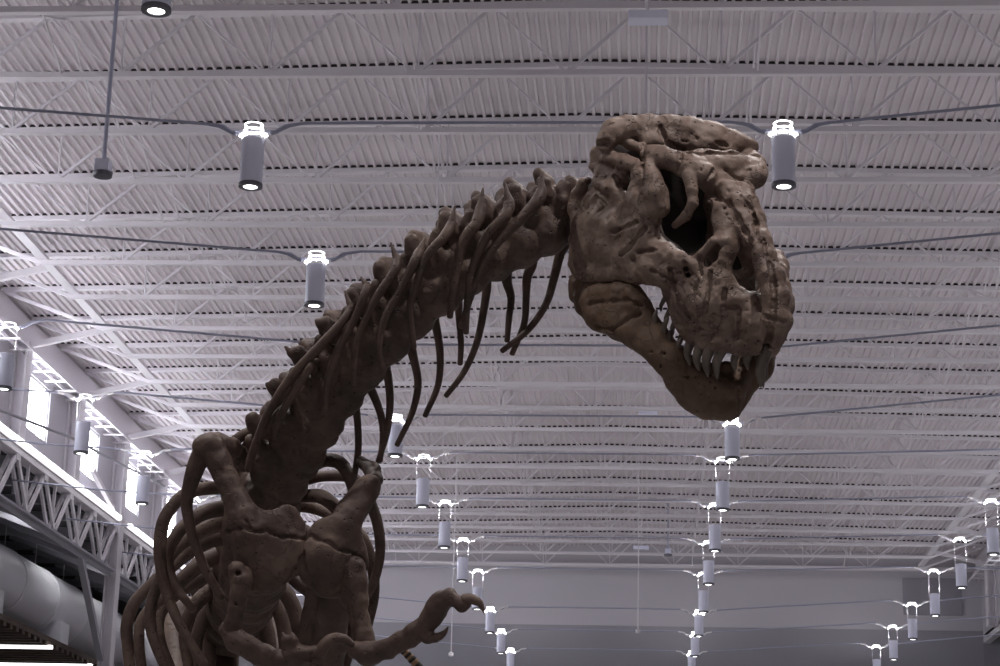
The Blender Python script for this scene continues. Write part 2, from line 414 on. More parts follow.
# ---- wire-hung cylinder lamps on catenary conduits, four to a row
KX = {'far_left': -10.29, 'left': -4.53, 'right': 1.515, 'far_right': 7.61}
RY = lambda r: .6638*(25.784+7.104*r)
def ring_z(col, r):
    if col in ('left', 'right'): return 9.0 if 5 <= r <= 8 else 8.64
    if col == 'far_left': return 9.02
    return 9.16 if r <= 8 else 8.98
LENS = 7.97
def cyl_lamp(col, r):
    x, y = KX[col], RY(r); zr = ring_z(col, r)
    t = empty('pendant_lamp', (x, y, Z(LENS)))
    zt = LENS+.575; R = .132
    m = MB(); m.lathe([(R*.96, .0), (R, .02), (R, .56), (R*.9, .575), (.02, .58)], (x, y, Z(LENS))); m.build('shade', M['lamp'], t, True)
    m = MB(); m.lathe([(R*1.02, .03), (R*1.05, .025), (R*1.05, -.012), (R*.62, -.014), (R*.62, .01)], (x, y, Z(LENS))); m.build('rim', M['rim'], t)
    m = MB(); m.disc(R*.62, (x, y, Z(LENS)-.004)); m.build('lens', M['lens'], t)
    m = MB()                                   # crown with added glow for the uplight on it: a hoop and two legs spreading to feet
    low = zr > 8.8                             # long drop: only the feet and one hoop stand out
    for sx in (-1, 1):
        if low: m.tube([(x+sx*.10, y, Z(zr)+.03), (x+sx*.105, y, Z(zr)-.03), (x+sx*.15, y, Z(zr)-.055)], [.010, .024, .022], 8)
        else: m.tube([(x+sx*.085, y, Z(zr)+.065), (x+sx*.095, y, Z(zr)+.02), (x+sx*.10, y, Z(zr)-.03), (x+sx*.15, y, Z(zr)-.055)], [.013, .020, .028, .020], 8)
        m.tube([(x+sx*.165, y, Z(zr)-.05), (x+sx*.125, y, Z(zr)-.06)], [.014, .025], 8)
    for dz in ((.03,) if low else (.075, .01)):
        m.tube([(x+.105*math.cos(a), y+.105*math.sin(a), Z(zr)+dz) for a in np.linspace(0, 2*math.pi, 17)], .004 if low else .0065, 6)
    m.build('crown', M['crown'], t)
    for sx in (-1, 1):
        m = MB(); m.tube([(x+sx*.14, y, Z(zr)-.06), (x+sx*R*1.01, y, Z(zt)-.08)], .006, 6); m.build('hanger_wire', M['wire'], t)
        m = MB(); m.tube([(x+sx*.20, y, Z(zr)-.02), (x+sx*.26, y, Z(zr)-.01), (x+sx*.36, y, Z(zr)+.06), (x+sx*.52, y, Z(zr)+.088)], [.034, .027, .025, .022], 8)
        m.build('bracket_arm', M['arm'] if r >= 4 else M['cable'], t)  # white in the farther rows stands in for uplight on the arms
    return t
DESC = {'far_left': 'beside the left windows', 'left': 'left of the skull', 'right': 'behind and below the skull', 'far_right': 'near the right wall'}
rows = {'far_left': range(3, 8), 'left': [0, 1, 2, 3, 4, 5, 6, 7, 8, 9, 10, 11], 'right': range(1, 12), 'far_right': range(5, 12)}
for col, rr in rows.items():
    for k, r in enumerate(rr):
        t = cyl_lamp(col, r)
        tag(t, 'grey pendant lamp, %s nearest in the column %s' % (ORD[k], DESC[col]), 'pendant lamp', 'cylinder pendant lamps')
for r in range(0, 12):
    y = RY(r); pts = [(XL, y, Z(9.42)), (-12.4, y, Z(9.2))]
    for col in ('far_left', 'left', 'right', 'far_right'):
        x = KX[col]; z = ring_z(col, r)
        for dx, dz in ((-.62, .10), (-.44, .08), (-.27, -.01), (.27, -.01), (.44, .08), (.62, .10)): pts.append((x+dx, y, Z(z+dz)))
    pts += [(9.9, y, Z(9.25)), (XR, y, Z(9.5))]
    m = MB(); m.tube(pts, .019, 8)
    o = m.build('lamp_conduit', M['cable'], None, True)
    tag(o, 'thin blue-grey conduit strung across the hall carrying the %s row of pendant lamps' % ORD[r], 'conduit', 'conduits carrying the pendant lamps')

# slack cable along the left windows
def at_depth(px, py, d):
    v = CF+CR*((px-500)/FPX)-CU*((py-333)/FPX); return EYE+v*d
def at_y(px, py, y):
    v = CF+CR*((px-500)/FPX)-CU*((py-333)/FPX); return EYE+v*(y/v[1])
def at_x(px, py, x):
    v = CF+CR*((px-500)/FPX)-CU*((py-333)/FPX); return EYE+v*(x/v[0])
m = MB(); m.tube([at_x(-60, 386, -13.0), at_x(0, 410, -13.2), at_x(72, 438, -13.5), at_x(105, 456, -13.7), at_x(160, 484, -14.2), at_x(170, 489, -14.45)], .035, 8)
o = m.build('stay_cable', M['steel_grey'], None, True); tag(o, 'dark grey cable running down past the left clerestory windows', 'cable')
m = MB(); m.bar(at_x(92, 470, -14.2), at_x(113, 508, -14.3), .12, .12)
o = m.build('wall_brace', M['steel']); tag(o, 'short slanting white brace below the second left window', 'brace')

# things hung from the roof
def hung(px, py, y, kind, label, y2=None):
    p = at_y(px, py, y)
    if kind == 'speaker':
        t = empty('ceiling_speaker', p)
        m = MB(); m.tube([p+np.array([0, 0, .1]), (p[0], p[1], roof_z(p[0]))], .03, 8); m.build('drop_pole', M['cable'], t)
        m = MB(); m.box(p[0]-.1, p[0]+.1, p[1]-.1, p[1]+.1, p[2]-.03, p[2]+.14); m.build('speaker_box', M['lamp'], t)
        m = MB(); m.lathe([(0.01, -.11), (.13, -.10), (.14, -.04), (.05, -.02)], tuple(p)); m.build('speaker_cone', M['rim'], t)
        tag(t, label, 'speaker')
    elif kind == 'beacon':
        t = empty('wireless_unit', p)
        m = MB(); m.tube([p+np.array([0, 0, .05]), (p[0], p[1], roof_z(p[0]))], .016, 8); m.build('drop_pole', M['steel'], t)
        m = MB(); m.box(p[0]-.25, p[0]+.25, p[1]-.12, p[1]+.12, p[2]-.05, p[2]+.06); m.build('unit_box', M['lamp'], t)
        tag(t, label, 'wireless unit')
    else:
        t = empty('drop_pole', p)
        m = MB(); m.tube([p, (p[0], p[1], roof_z(p[0]))], .016, 8); m.build('pole', M['steel'], t)
        m = MB(); m.lathe([(.01, -.07), (.07, -.05), (.07, .03), (.02, .06)], tuple(p)); m.build('end_cap', M['steel'], t)
        tag(t, label, 'pole')
hung(103, 170, 26.5, 'speaker', 'small grey speaker on a long drop pole at upper left')
hung(648, 18, 24, 'beacon', 'small pale box on a pole under the nearest joists above the skull')
hung(648, 412, 52, 'beacon', 'small pale box on a pole just left of the lower jaw tip')
hung(641, 548, 66, 'beacon', 'small pale box on a pole near the far end wall')
hung(668, 553, 68, 'speaker', 'tiny speaker on a drop pole close to the far end wall')
hung(646, 122, 25.5, 'pole', 'thin white drop pole passing just behind the top of the skull')
hung(437, 216, 33, 'pole', 'thin white drop pole ending just above the neck')
hung(638, 631, 58, 'pole', 'long thin pole hanging low between the two lamp columns')
hung(451, 654, 56, 'pole', 'long thin pole hanging behind the raised hand')
# ================================================================== sculpting tools
D0 = 9.7                                    # distance of the skeleton's reference plane from the camera
S = D0/FPX                                  # metres per pixel there
def P(u, v, w):
    """photo pixel u, v and w pixels towards the viewer -> world point"""
    u = np.asarray(u, float); v = np.asarray(v, float); w = np.asarray(w, float)
    d = (D0-w*S)[..., None]
    return EYE+d*(CF+CR*((u-500)/FPX)[..., None]-CU*((v-333)/FPX)[..., None])

class Vol:
    """signed distance field on a grid, smooth unions and cuts of round cones"""
    def __init__(s, lo, hi, h):
        s.lo = np.array(lo, float); s.h = h
        s.n = np.ceil((np.array(hi)-s.lo)/h).astype(int)+1
        s.F = np.full(s.n, 12.0, np.float32)
    def _win(s, lo, hi):
        a = np.maximum(np.floor((lo-s.lo)/s.h).astype(int), 0); b = np.minimum(np.ceil((hi-s.lo)/s.h).astype(int)+1, s.n)
        if np.any(b <= a): return None, None
        ax = [(np.arange(a[k], b[k])*s.h+s.lo[k]).astype(np.float32) for k in range(3)]
        return tuple(slice(a[k], b[k]) for k in range(3)), np.meshgrid(*ax, indexing='ij', sparse=True)
    def cone(s, a, b, ra, rb, k=5.0, cut=False, sq=None):
        a = np.array(a, float); b = np.array(b, float); pad = max(ra, rb)+k+4
        win, g = s._win(np.minimum(a, b)-pad, np.maximum(a, b)+pad)
        if win is None: return
        d = b-a; L2 = float(d@d)+1e-9
        X, Y, Zz = g[0]-a[0], g[1]-a[1], g[2]-a[2]
        t = np.clip((X*d[0]+Y*d[1]+Zz*d[2])/L2, 0, 1)
        ex, ey, ez = X-t*d[0], Y-t*d[1], Zz-t*d[2]
        if sq is not None:                     # flatten: (axis, factor) makes the section thinner along axis
            ax, fc = sq; q = (ex*ax[0]+ey*ax[1]+ez*ax[2])
            ds = np.sqrt(ex*ex+ey*ey+ez*ez+q*q*(1/fc**2-1))-(ra+(rb-ra)*t)
            ds = ds*(.45+.55*fc)
        else:
            ds = np.sqrt(ex*ex+ey*ey+ez*ez)-(ra+(rb-ra)*t)
        F = s.F[win]
        if cut:
            h = np.maximum(k-np.abs(F+ds), 0)/k; s.F[win] = np.maximum(F, -ds)+h*h*k*.25
        else:
            h = np.maximum(k-np.abs(F-ds), 0)/k; s.F[win] = np.minimum(F, ds)-h*h*k*.25
    def chain(s, pts, k=5.0, cut=False, sq=None):
        """pts: rows of (x, y, z, r)"""
        pts = [tuple(p) for p in pts]
        if len(pts) == 1: pts = pts*2
        for p, q in zip(pts[:-1], pts[1:]): s.cone(p[:3], q[:3], p[3], q[3], k, cut, sq)
    def surf(s, u, v):
        """w of the surface facing the viewer at u, v"""
        i = int(round((u-s.lo[0])/s.h)); j = int(round((v-s.lo[1])/s.h))
        if not (0 <= i < s.n[0] and 0 <= j < s.n[1]): return None
        k = np.nonzero(s.F[i, j] < 0)[0]
        return None if len(k) == 0 else s.lo[2]+k[-1]*s.h
    def groove(s, pts, r, step=2.0):
        """a crack following the surface through (u, v) points"""
        pts = np.array(pts, float); out = []
        for a, b in zip(pts[:-1], pts[1:]):
            n = max(2, int(np.hypot(*(b-a))/step))
            for t in np.linspace(0, 1, n, endpoint=False): out.append(a+(b-a)*t)
        out.append(pts[-1]); got = []
        for k, (u, v) in enumerate(out):
            w = s.surf(u, v)
            if w is not None: got.append((u, v, w-r*.35, r*(.65+.6*abs(math.sin(k*1.7+u)))))
        for p, q in zip(got[:-1], got[1:]):
            if abs(p[2]-q[2]) < 14: s.cone(p[:3], q[:3], p[3], q[3], .8, True)
    def rough(s, amp, wl, seed=0):
        """lumpy noise of wavelength wl"""
        g = np.random.default_rng(seed)
        m = np.ceil(s.n*s.h/wl).astype(int)+2; R = g.uniform(-1, 1, m).astype(np.float32)
        for ax in range(3):
            x = np.arange(s.n[ax])*s.h/wl; i = np.floor(x).astype(int); f = (x-i).astype(np.float32); f = f*f*(3-2*f)
            sh = [1, 1, 1]; sh[ax] = -1; f = f.reshape(sh)
            R = np.take(R, i, ax)*(1-f)+np.take(R, i+1, ax)*f
        near_ = np.abs(s.F) < 6
        s.F[near_] += (amp*R)[near_]
    def mesh(s):
        F = s.F; h = s.h
        ins = F < 0
        c = np.zeros(np.array(F.shape)-1, np.uint8)
        for i in (0, 1):
            for j in (0, 1):
                for k in (0, 1): c += ins[i:F.shape[0]-1+i, j:F.shape[1]-1+j, k:F.shape[2]-1+k]
        act = (c > 0) & (c < 8)
        idx = np.full(act.shape, -1, np.int64); cells = np.argwhere(act); idx[act] = np.arange(len(cells))
        pos = np.zeros((len(cells), 3)); cnt = np.zeros(len(cells))
        corner = [(i, j, k) for i in (0, 1) for j in (0, 1) for k in (0, 1)]
        vals = {q: F[cells[:, 0]+q[0], cells[:, 1]+q[1], cells[:, 2]+q[2]] for q in corner}
        for q in corner:
            for ax in range(3):
                if q[ax] == 0:
                    r = list(q); r[ax] = 1; r = tuple(r)
                    a, b = vals[q], vals[r]; mk = (a < 0) != (b < 0)
                    t = np.where(mk, a/np.where(mk, a-b, 1), 0)
                    pt = np.array(q, float)[None]+np.array([1.0 if x == ax else 0 for x in range(3)])[None]*t[:, None]
                    pos += pt*mk[:, None]; cnt += mk
        pos = (pos/cnt[:, None]+cells)*h+s.lo
        quads = []
        for ax in range(3):
            o1, o2 = [x for x in range(3) if x != ax]
            sl0 = [slice(None)]*3; sl1 = [slice(None)]*3
            sl0[ax] = slice(0, -1); sl1[ax] = slice(1, None)
            A, B = ins[tuple(sl0)], ins[tuple(sl1)]
            e = np.argwhere(A != B)
            e = e[(e[:, o1] > 0) & (e[:, o2] > 0) & (e[:, o1] < F.shape[o1]-1) & (e[:, o2] < F.shape[o2]-1)]
            flip = A[e[:, 0], e[:, 1], e[:, 2]]
            def g(d1, d2):
                q = e.copy(); q[:, o1] -= d1; q[:, o2] -= d2
                return idx[q[:, 0], q[:, 1], q[:, 2]]
            qd = np.stack([g(1, 1), g(0, 1), g(0, 0), g(1, 0)], 1)
            if ax == 1: flip = ~flip
            qd[flip] = qd[flip][:, ::-1]
            quads.append(qd)
        qd = np.concatenate(quads); qd = qd[(qd >= 0).all(1)]
        return pos, qd[:, ::-1]

def fast_mesh(name, pos, quads, mat_, parent, smooth=True, relax=1):
    nv = len(pos)
    if relax:
        e = np.concatenate([quads[:, [0, 1]], quads[:, [1, 2]], quads[:, [2, 3]], quads[:, [3, 0]]])
        for _ in range(relax):
            acc = np.zeros((nv, 3)); ct = np.zeros(nv)
            for c in range(3):
                acc[:, c] = np.bincount(e[:, 0], pos[e[:, 1], c], nv)+np.bincount(e[:, 1], pos[e[:, 0], c], nv)
            ct = np.bincount(e[:, 0], minlength=nv)+np.bincount(e[:, 1], minlength=nv)
            pos = pos*.5+.5*acc/np.maximum(ct, 1)[:, None]
    me = bpy.data.meshes.new(name)
    me.vertices.add(nv); me.vertices.foreach_set('co', pos.astype(np.float32).ravel())
    nf = len(quads); me.loops.add(nf*4); me.loops.foreach_set('vertex_index', quads.astype(np.int32).ravel())
    me.polygons.add(nf); me.polygons.foreach_set('loop_start', np.arange(0, nf*4, 4, dtype=np.int32))
    me.polygons.foreach_set('use_smooth', np.ones(nf, bool))
    me.update(calc_edges=True); me.validate()
    me.materials.append(mat_)
    o = bpy.data.objects.new(name, me); COL.objects.link(o)
    if parent is not None: parent_to(o, parent)
    return o

def sculpt(name, mat_, parent, prims, h=1.5, k=5.0, cuts=(), relax=1, grooves=()):
    """prims: list of chains of (u, v, w, r[, flatten]) in photo pixels; one fused bone"""
    allp = np.array([p[:4] for c in prims for p in (c[0] if isinstance(c, tuple) else c)], float)
    lo = (allp[:, :3]-allp[:, 3:4]).min(0)-8; hi = (allp[:, :3]+allp[:, 3:4]).max(0)+8
    V = Vol(lo, hi, h)
    for c in prims:
        if isinstance(c, tuple): V.chain(c[0], k, sq=c[1])
        else: V.chain(c, k)
    V.rough(.7, 9, len(prims)); V.rough(.5, 4.5, 5)
    for c in cuts: V.chain(c, 2.0, True)
    for c, r in grooves: V.groove(c, r)
    pos, q = V.mesh()
    return fast_mesh(name, P(pos[:, 0], pos[:, 1], pos[:, 2]), q, mat_, parent, relax=relax)

def smooth_path(pts, n=6):
    """Catmull-Rom through rows of numbers"""
    a = np.array(pts, float); a = np.vstack([2*a[0]-a[1], a, 2*a[-1]-a[-2]]); out = []
    for i in range(1, len(a)-2):
        for t in np.arange(n)/n:
            out.append(.5*((2*a[i])+(-a[i-1]+a[i+1])*t+(2*a[i-1]-5*a[i]+4*a[i+1]-a[i+2])*t*t+(-a[i-1]+3*a[i]-3*a[i+1]+a[i+2])*t**3))
    out.append(a[-2]); return np.array(out)

def rod(name, mat_, parent, pts, n=10, sub=6, flat=None):
    """tapering bone rod through rows of (u, v, w, r); r in pixels"""
    a = smooth_path(pts, sub); w = P(a[:, 0], a[:, 1], a[:, 2]); rs = np.maximum(a[:, 3], .4)*S
    # rounded ends
    d0 = w[0]-w[1]; d0 /= np.linalg.norm(d0); d1 = w[-1]-w[-2]; d1 /= np.linalg.norm(d1)
    w = np.vstack([w[0]+d0*rs[0]*.55, w[0]+d0*rs[0]*.35, w, w[-1]+d1*rs[-1]*.35, w[-1]+d1*rs[-1]*.55])
    rs = np.concatenate([[rs[0]*.35, rs[0]*.8], rs, [rs[-1]*.8, rs[-1]*.35]])
    m = MB(); m.tube(w, rs, n)
    return m.build(name, mat_, parent, True)
# ================================================================== the tyrannosaur
REX = empty('t_rex_skeleton', (0, 0, 0))
tag(REX, 'brown tyrannosaur skeleton cast with open jaws rearing up in the hall', 'dinosaur skeleton')

# ---- skull: near (right) side traced at a lateral distance l from the midline plane, mirrored to the far side
SN = np.array([-.85, -.05, .524]); SN /= np.linalg.norm(SN)
S0 = np.array([772.0, 300.0, 80.0])
def near(u, v, l):
    w = S0[2]+(l-SN[0]*(u-S0[0])-SN[1]*(v-S0[1]))/SN[2]
    return np.array([u, v, w])
def both(chain_, far=1.0):
    a = []; b = []
    for (u, v, l, r) in chain_:
        p = near(u, v, l); a.append((*p, r)); q = p-(1+far)*l*SN; b.append((*q, r))
    return a, b

cran = [          # (chain of (u, v, l, r), blend); mirrored
 # brow chunk, lacrimal boss, frontal mass
 ([(650,155,56,10),(660,157,53,11),(672,160,49,11)], 5),
 ([(684,166,40,12),(692,168,37,12),(704,174,30,12)], 6),
 ([(690,164,30,14),(706,166,16,15),(722,168,0,15)], 9),
 ([(704,178,24,11),(716,186,12,11),(726,188,0,12)], 9),
 # nasal ridge
 ([(728,190,10,11),(738,203,6,9.5),(745,221,5,9.5),(753,239,5,9.5),(761,257,4,9.5),(768,277,4,10.5),(773,298,3,11),(774,320,3,12),(770,339,3,10)], 5),
 # wide rising plate of the upper jaw between the two big openings
 ([(735,216,12,9),(742,232,10,8)], 6),
 # lacrimal descending bar, hooked
 # postorbital lobe in front of the orbit
 ([(640,176,72,9),(640,200,72,13),(646,214,70,13)], 7),
 # temporal rib, back flange, squamosal
 ([(596,153,82,6),(610,158,80,7),(626,163,74,8),(640,168,70,8)], 4),
 ([(613,136,70,4),(630,144,60,5),(643,149,56,6)], 4),
 ([(598,152,82,6),(599,164,78,9),(606,176,78,10),(620,180,76,10)], 6),
 ([(599,182,86,7),(611,189,85,8),(622,196,80,7)], 4),
 ([(583,182,84,5),(577,194,86,5.5),(576,208,87,7),(580,222,87,10)], 5),
 ([(596,200,74,12),(612,206,76,13),(632,210,73,15)], 7),
 # cheek plates
 ([(588,226,83,15),(602,224,79,17),(622,228,76,17),(642,232,70,17)], 9),
 ([(585,242,84,15),(585,260,83,15),(590,269,82,14)], 8),
 ([(590,246,82,18),(612,250,78,19),(636,254,72,17),(652,250,68,15)], 9),
 ([(650,226,66,12),(650,240,68,14)], 8),
 # jugal bar running forward under the openings
 ([(586,271,83,12),(606,272,80,11),(634,271,75,11),(654,270,69,14),(672,272,60,15)], 8),
 ([(652,252,68,12),(668,256,62,12),(684,262,56,10),(696,267,50,8)], 7),
 # upper jaw
 ([(668,280,58,11),(671,294,57,8),(678,314,51,8)], 5),
 ([(686,282,50,15),(690,302,47,17),(690,322,43,16)], 8),
 ([(704,284,43,13),(710,302,38,18),(708,324,35,17)], 9),
 ([(712,266,38,8),(722,282,32,12),(730,302,25,17),(730,326,20,18)], 9),
 ([(746,304,14,15),(752,324,10,16),(757,336,7,14)], 9),
 ([(690,336,41,8),(706,340,35,9),(722,342,28,10),(740,345,17,10),(758,346,7,10)], 5),
]
one_sided = [
 # bars round the near openings, and their far side fellows set further in
 ([(717,204,22,8),(722,212,20,11),(726,228,20,13),(725,246,26,13),(721,262,32,12)], 7),
 ([(704,182,-22,8),(712,206,-20,8),(716,232,-22,9),(714,258,-30,10)], 7),
 ([(672,180,-44,8),(668,200,-50,7),(660,222,-56,8)], 5),
 # nuchal crest sweeping across the back of the head
 ([(606,142,84,11),(613,131,76,11),(626,128,60,11),(645,129,40,13),(668,131,18,15),(690,134,0,16),(712,139,-18,15),(734,145,-42,12),(749,148,-58,10)], 8),
 ([(648,141,44,10),(672,143,20,12),(700,148,-5,13),(726,150,-30,11)], 7),
]
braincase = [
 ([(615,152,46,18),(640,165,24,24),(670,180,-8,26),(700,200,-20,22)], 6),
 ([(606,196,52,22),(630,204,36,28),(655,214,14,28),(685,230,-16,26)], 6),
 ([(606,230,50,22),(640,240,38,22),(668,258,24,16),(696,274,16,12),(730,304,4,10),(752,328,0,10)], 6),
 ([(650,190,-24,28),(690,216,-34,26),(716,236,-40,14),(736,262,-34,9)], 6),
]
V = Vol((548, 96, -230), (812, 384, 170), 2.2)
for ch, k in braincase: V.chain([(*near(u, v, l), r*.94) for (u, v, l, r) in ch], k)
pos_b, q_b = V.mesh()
V = Vol((548, 96, -230), (812, 384, 170), 1.12)
for ch, k in one_sided: V.chain([(*near(u, v, l), r) for (u, v, l, r) in ch], k)
for ch, k in cran:
    a, b = both(ch, .68 if min(c[2] for c in ch) >= 58 and ch[0][1] < 262 else 1.0); V.chain(a, k); V.chain(b, k)
V.rough(1.0, 15, 1); V.rough(1.0, 6.5, 2)
# openings on the near side, the far nostril too
def cutb(ch, k=3.0, far=False):
    a, b = both(ch); V.chain(a, k, True)
    if far: V.chain(b, k, True)
cutb([(600,144,92,4),(612,143,88,5),(624,148,80,4)], 2)                    # recess under the flange
cutb([(588,197,102,9),(590,201,92,8)], 4)                                 # ear notch behind the cheek
cutb([(597,168,96,5),(600,173,94,4)], 3)
def hole(u, v, r, l0, l1): V.chain([(*near(u, v, l0), r), (*near(u, v, l1), r*.9)], 3.0, True)
for u, v, r in ((664,182,6),(670,185,8),(677,193,9.5),(680,205,9),(676,217,9),(667,225,5.5)): hole(u, v, r, 90, -4)          # orbit
for u, v, r in ((704,207,9),(700,214,11),(694,226,14),(702,230,11.5),(684,240,10),(694,248,9.5),(703,238,9.5),(677,236,6)): hole(u, v, r, 80, -6)   # opening before the eye
for u, v, r in ((708,263,4),(712,256,6.5),(715,248,5.5)): hole(u, v, r, 60, -8)
for u, v, r in ((749,248,4),(746,258,7.5),(742,270,10),(745,279,8),(750,287,4.5)): hole(u, v, r, 50, -2)         # nostril
for ch, k in (
 ([(690,176,44,8),(692,190,46,5.8),(693,203,47,5.2),(686,216,50,5),(675,225,54,3.8)], 3),
 ([(648,168,66,9),(652,180,67,10),(656,194,67,11.5),(659,207,65,11.5)], 6),
 ([(690,263,52,4.6),(702,254,47,4.2),(713,241,40,4.6)], 3)):
    V.chain([(*near(u, v, l), r) for (u, v, l, r) in ch], k)
cutb([(686,269,80,2.8),(686,269,46,2.8)]); cutb([(688,275,80,2.4),(688,275,46,2.4)])
# sutures and cracks as grooves
def crack(pts, l0, r=1.3):
    V.groove([(p[0], p[1]) for p in pts], r*1.25)
for pts, r in (
  ([(711,272),(709,290),(705,311)], 1.7), ([(670,270),(674,288),(682,306),(694,321)], 2.0), ([(770,262),(773,280),(774,300),(773,318),(769,338),(765,350)], 2.3), ([(769,336),(766,350)], 3.0),
  ([(756,305),(763,316),(774,319),(786,322)], 1.7), ([(725,290),(723,307),(739,308)], 1.8), ([(740,311),(738,334)], 1.5),
  ([(660,127),(663,136),(667,142),(674,147),(689,152)], 2.3), ([(686,152),(700,154),(716,153),(744,153),(760,156)], 2.2),
  ([(716,142),(727,146)], 1.6), ([(679,150),(681,160),(678,170)], 1.8), ([(643,144),(643,154),(642,166)], 2.2), ([(643,166),(643,186)], 1.5),
  ([(645,229),(637,238),(630,247),(621,255)], 2.0), ([(637,222),(621,229),(612,232)], 1.9), ([(639,252),(657,250)], 1.6), ([(633,258),(634,260)], 2.2),
  ([(714,197),(729,203),(739,220),(747,234),(751,244)], 2.2), ([(714,170),(708,178),(702,182)], 1.8), ([(725,170),(736,178),(748,182),(755,188)], 1.6),
  ([(742,196),(752,210),(758,226)], 1.8), ([(754,214),(756,232),(762,244)], 1.7), ([(764,240),(766,256)], 1.4),
  ([(664,296),(668,312),(680,326)], 1.5), ([(684,262),(698,280),(694,300)], 1.2), ([(652,270),(662,276),(676,282)], 1.4), ([(614,176),(622,184),(630,186)], 1.4),
  ([(596,196),(606,206),(598,212)], 1.2), ([(700,256),(702,276)], 1.2), ([(690,284),(700,296)], 1.0)):
    V.groove(pts, r*1.35)
def crack(pts, l0, r=1.3): V.groove([(p[0], p[1]) for p in pts], r*1.3)
rng = np.random.default_rng(3)
for _ in range(150):                             # worn pits on the near side and roof
    u, v = rng.uniform(580, 786), rng.uniform(122, 352)
    w_ = V.surf(u, v)
    if w_ is None or (u < 640 and rng.uniform() < .6): continue
    e_ = rng.uniform(-3, 3, 2); V.cone((u, v, w_+1), (u+e_[0], v+e_[1], w_-1), rng.uniform(1.0, 2.1), .9, 1.0, True)
pos, q = V.mesh()
skull = fast_mesh('skull', P(pos[:, 0], pos[:, 1], pos[:, 2]), q, M['skull'], REX)
skull['label'] = 'lighter tan skull with rugged brow and large openings'

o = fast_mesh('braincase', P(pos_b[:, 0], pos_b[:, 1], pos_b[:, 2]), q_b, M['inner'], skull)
o['label'] = 'inner braincase and palate coloured dark for shade'

# ---- lower jaw
jaw = [
 ([(584,288,84,12),(590,302,84,15),(602,314,81,17),(620,321,77,18)], 6),
 ([(578,282,86,10),(576,296,86,8)], 5),
 ([(600,302,82,13),(620,308,77,15),(638,308,71,14)], 6),
 ([(620,322,76,18),(638,330,69,18),(654,343,61,17),(670,360,51,17),(684,378,32,18),(697,393,19,19),(709,402,10,17)], 6),
 ([(636,300,72,9),(646,316,67,9),(658,336,59,10),(672,354,46,10),(688,368,33,10),(704,378,21,10),(718,384,12,10)], 5),
 ([(588,293,85,9),(604,293,82,10),(620,292,78,10),(633,292,74,8),(641,303,71,8)], 6),
 ([(709,402,10,17),(720,403,3,16)], 6),
 ([(714,390,12,12),(728,389,3,11)], 5),
 ([(700,372,16,7),(712,370,9,7.5),(724,369,2,8)], 5),
]
V = Vol((552, 262, -190), (812, 434, 150), 1.35)
for ch, k in jaw:
    a, b = both(ch); V.chain(a, k); V.chain(b, k)
V.rough(1.0, 14, 4); V.rough(.8, 6, 6)
crack([(588,304,104),(606,302,102),(626,300,94),(642,306,86)], 0, 2.0)
crack([(594,326,100),(612,330,96),(630,318,90),(640,314,86)], 0, 1.6)
crack([(739,388,14),(739,402,16),(736,420,18)], 0, 1.4)
for (u, v) in ((664,366),(672,376),(683,384),(694,386),(702,386),(710,390),(668,354),(720,392),(656,352)):
    p = near(u, v, 70-(u-650)*.6); V.cone(p+SN*8, p-SN*26, 1.6, 1.2, 1, True)
pos, q = V.mesh()
mandible = fast_mesh('lower_jaw', P(pos[:, 0], pos[:, 1], pos[:, 2]), q, M['jaw'], REX)
mandible['label'] = 'darker brown lower jaw'

# ---- teeth, each a curved cone, near side and mirrored
def tooth(par, root, tip, l, r, bend=.12):
    for sgn in (1, -1):
        a = near(*root, l); b = near(*tip, l*1.0)
        if sgn < 0: a = a-2*l*SN; b = b-2*l*SN
        mid = (a+b)/2+np.array([-(b-a)[1], (b-a)[0], 0])*bend
        pts = [(*(a*1.2-b*.2), r*.9), (*a, r), (*mid, r*.82), (*(mid*.35+b*.65), r*.5), (*b, r*.1)]
        A = smooth_path(pts, 3); w = P(A[:, 0], A[:, 1], A[:, 2]); m = MB(); m.tube(w, np.maximum(A[:, 3], .25)*S, 8)
        m.build('tooth', M['tooth'], par, True)
for root, tip, l, r in (
  ((664,300),(661,312),54,2.6),((669,312),(666,325),52,2.8),((675,322),(673,336),49,3.0),((682,336),(680,352),45,3.2),
  ((691,340),(690,366),42,5.0),((701,343),(699,371),39,5.4),((712,344),(708,377),34,5.8),((724,346),(717,379),27,5.8),
  ((738,350),(735,371),16,4.6),((750,352),(748,370),9,4.0),((765,352),(761,388),1.5,4.4)):
    tooth(skull, root, tip, l, r)
for root, tip, l, r in (
  ((647,313),(646,296),68,3.2),((655,325),(657,309),63,3.4),((663,336),(669,316),58,3.6),((670,346),(671,329),53,3.6),((678,355),(681,338),48,3.6),
  ((687,364),(688,350),34,3),((697,371),(697,360),27,3),((708,375),(709,366),18,3),((719,378),(721,370),8,3)):
    tooth(mandible, root, tip, l, r, -.08)

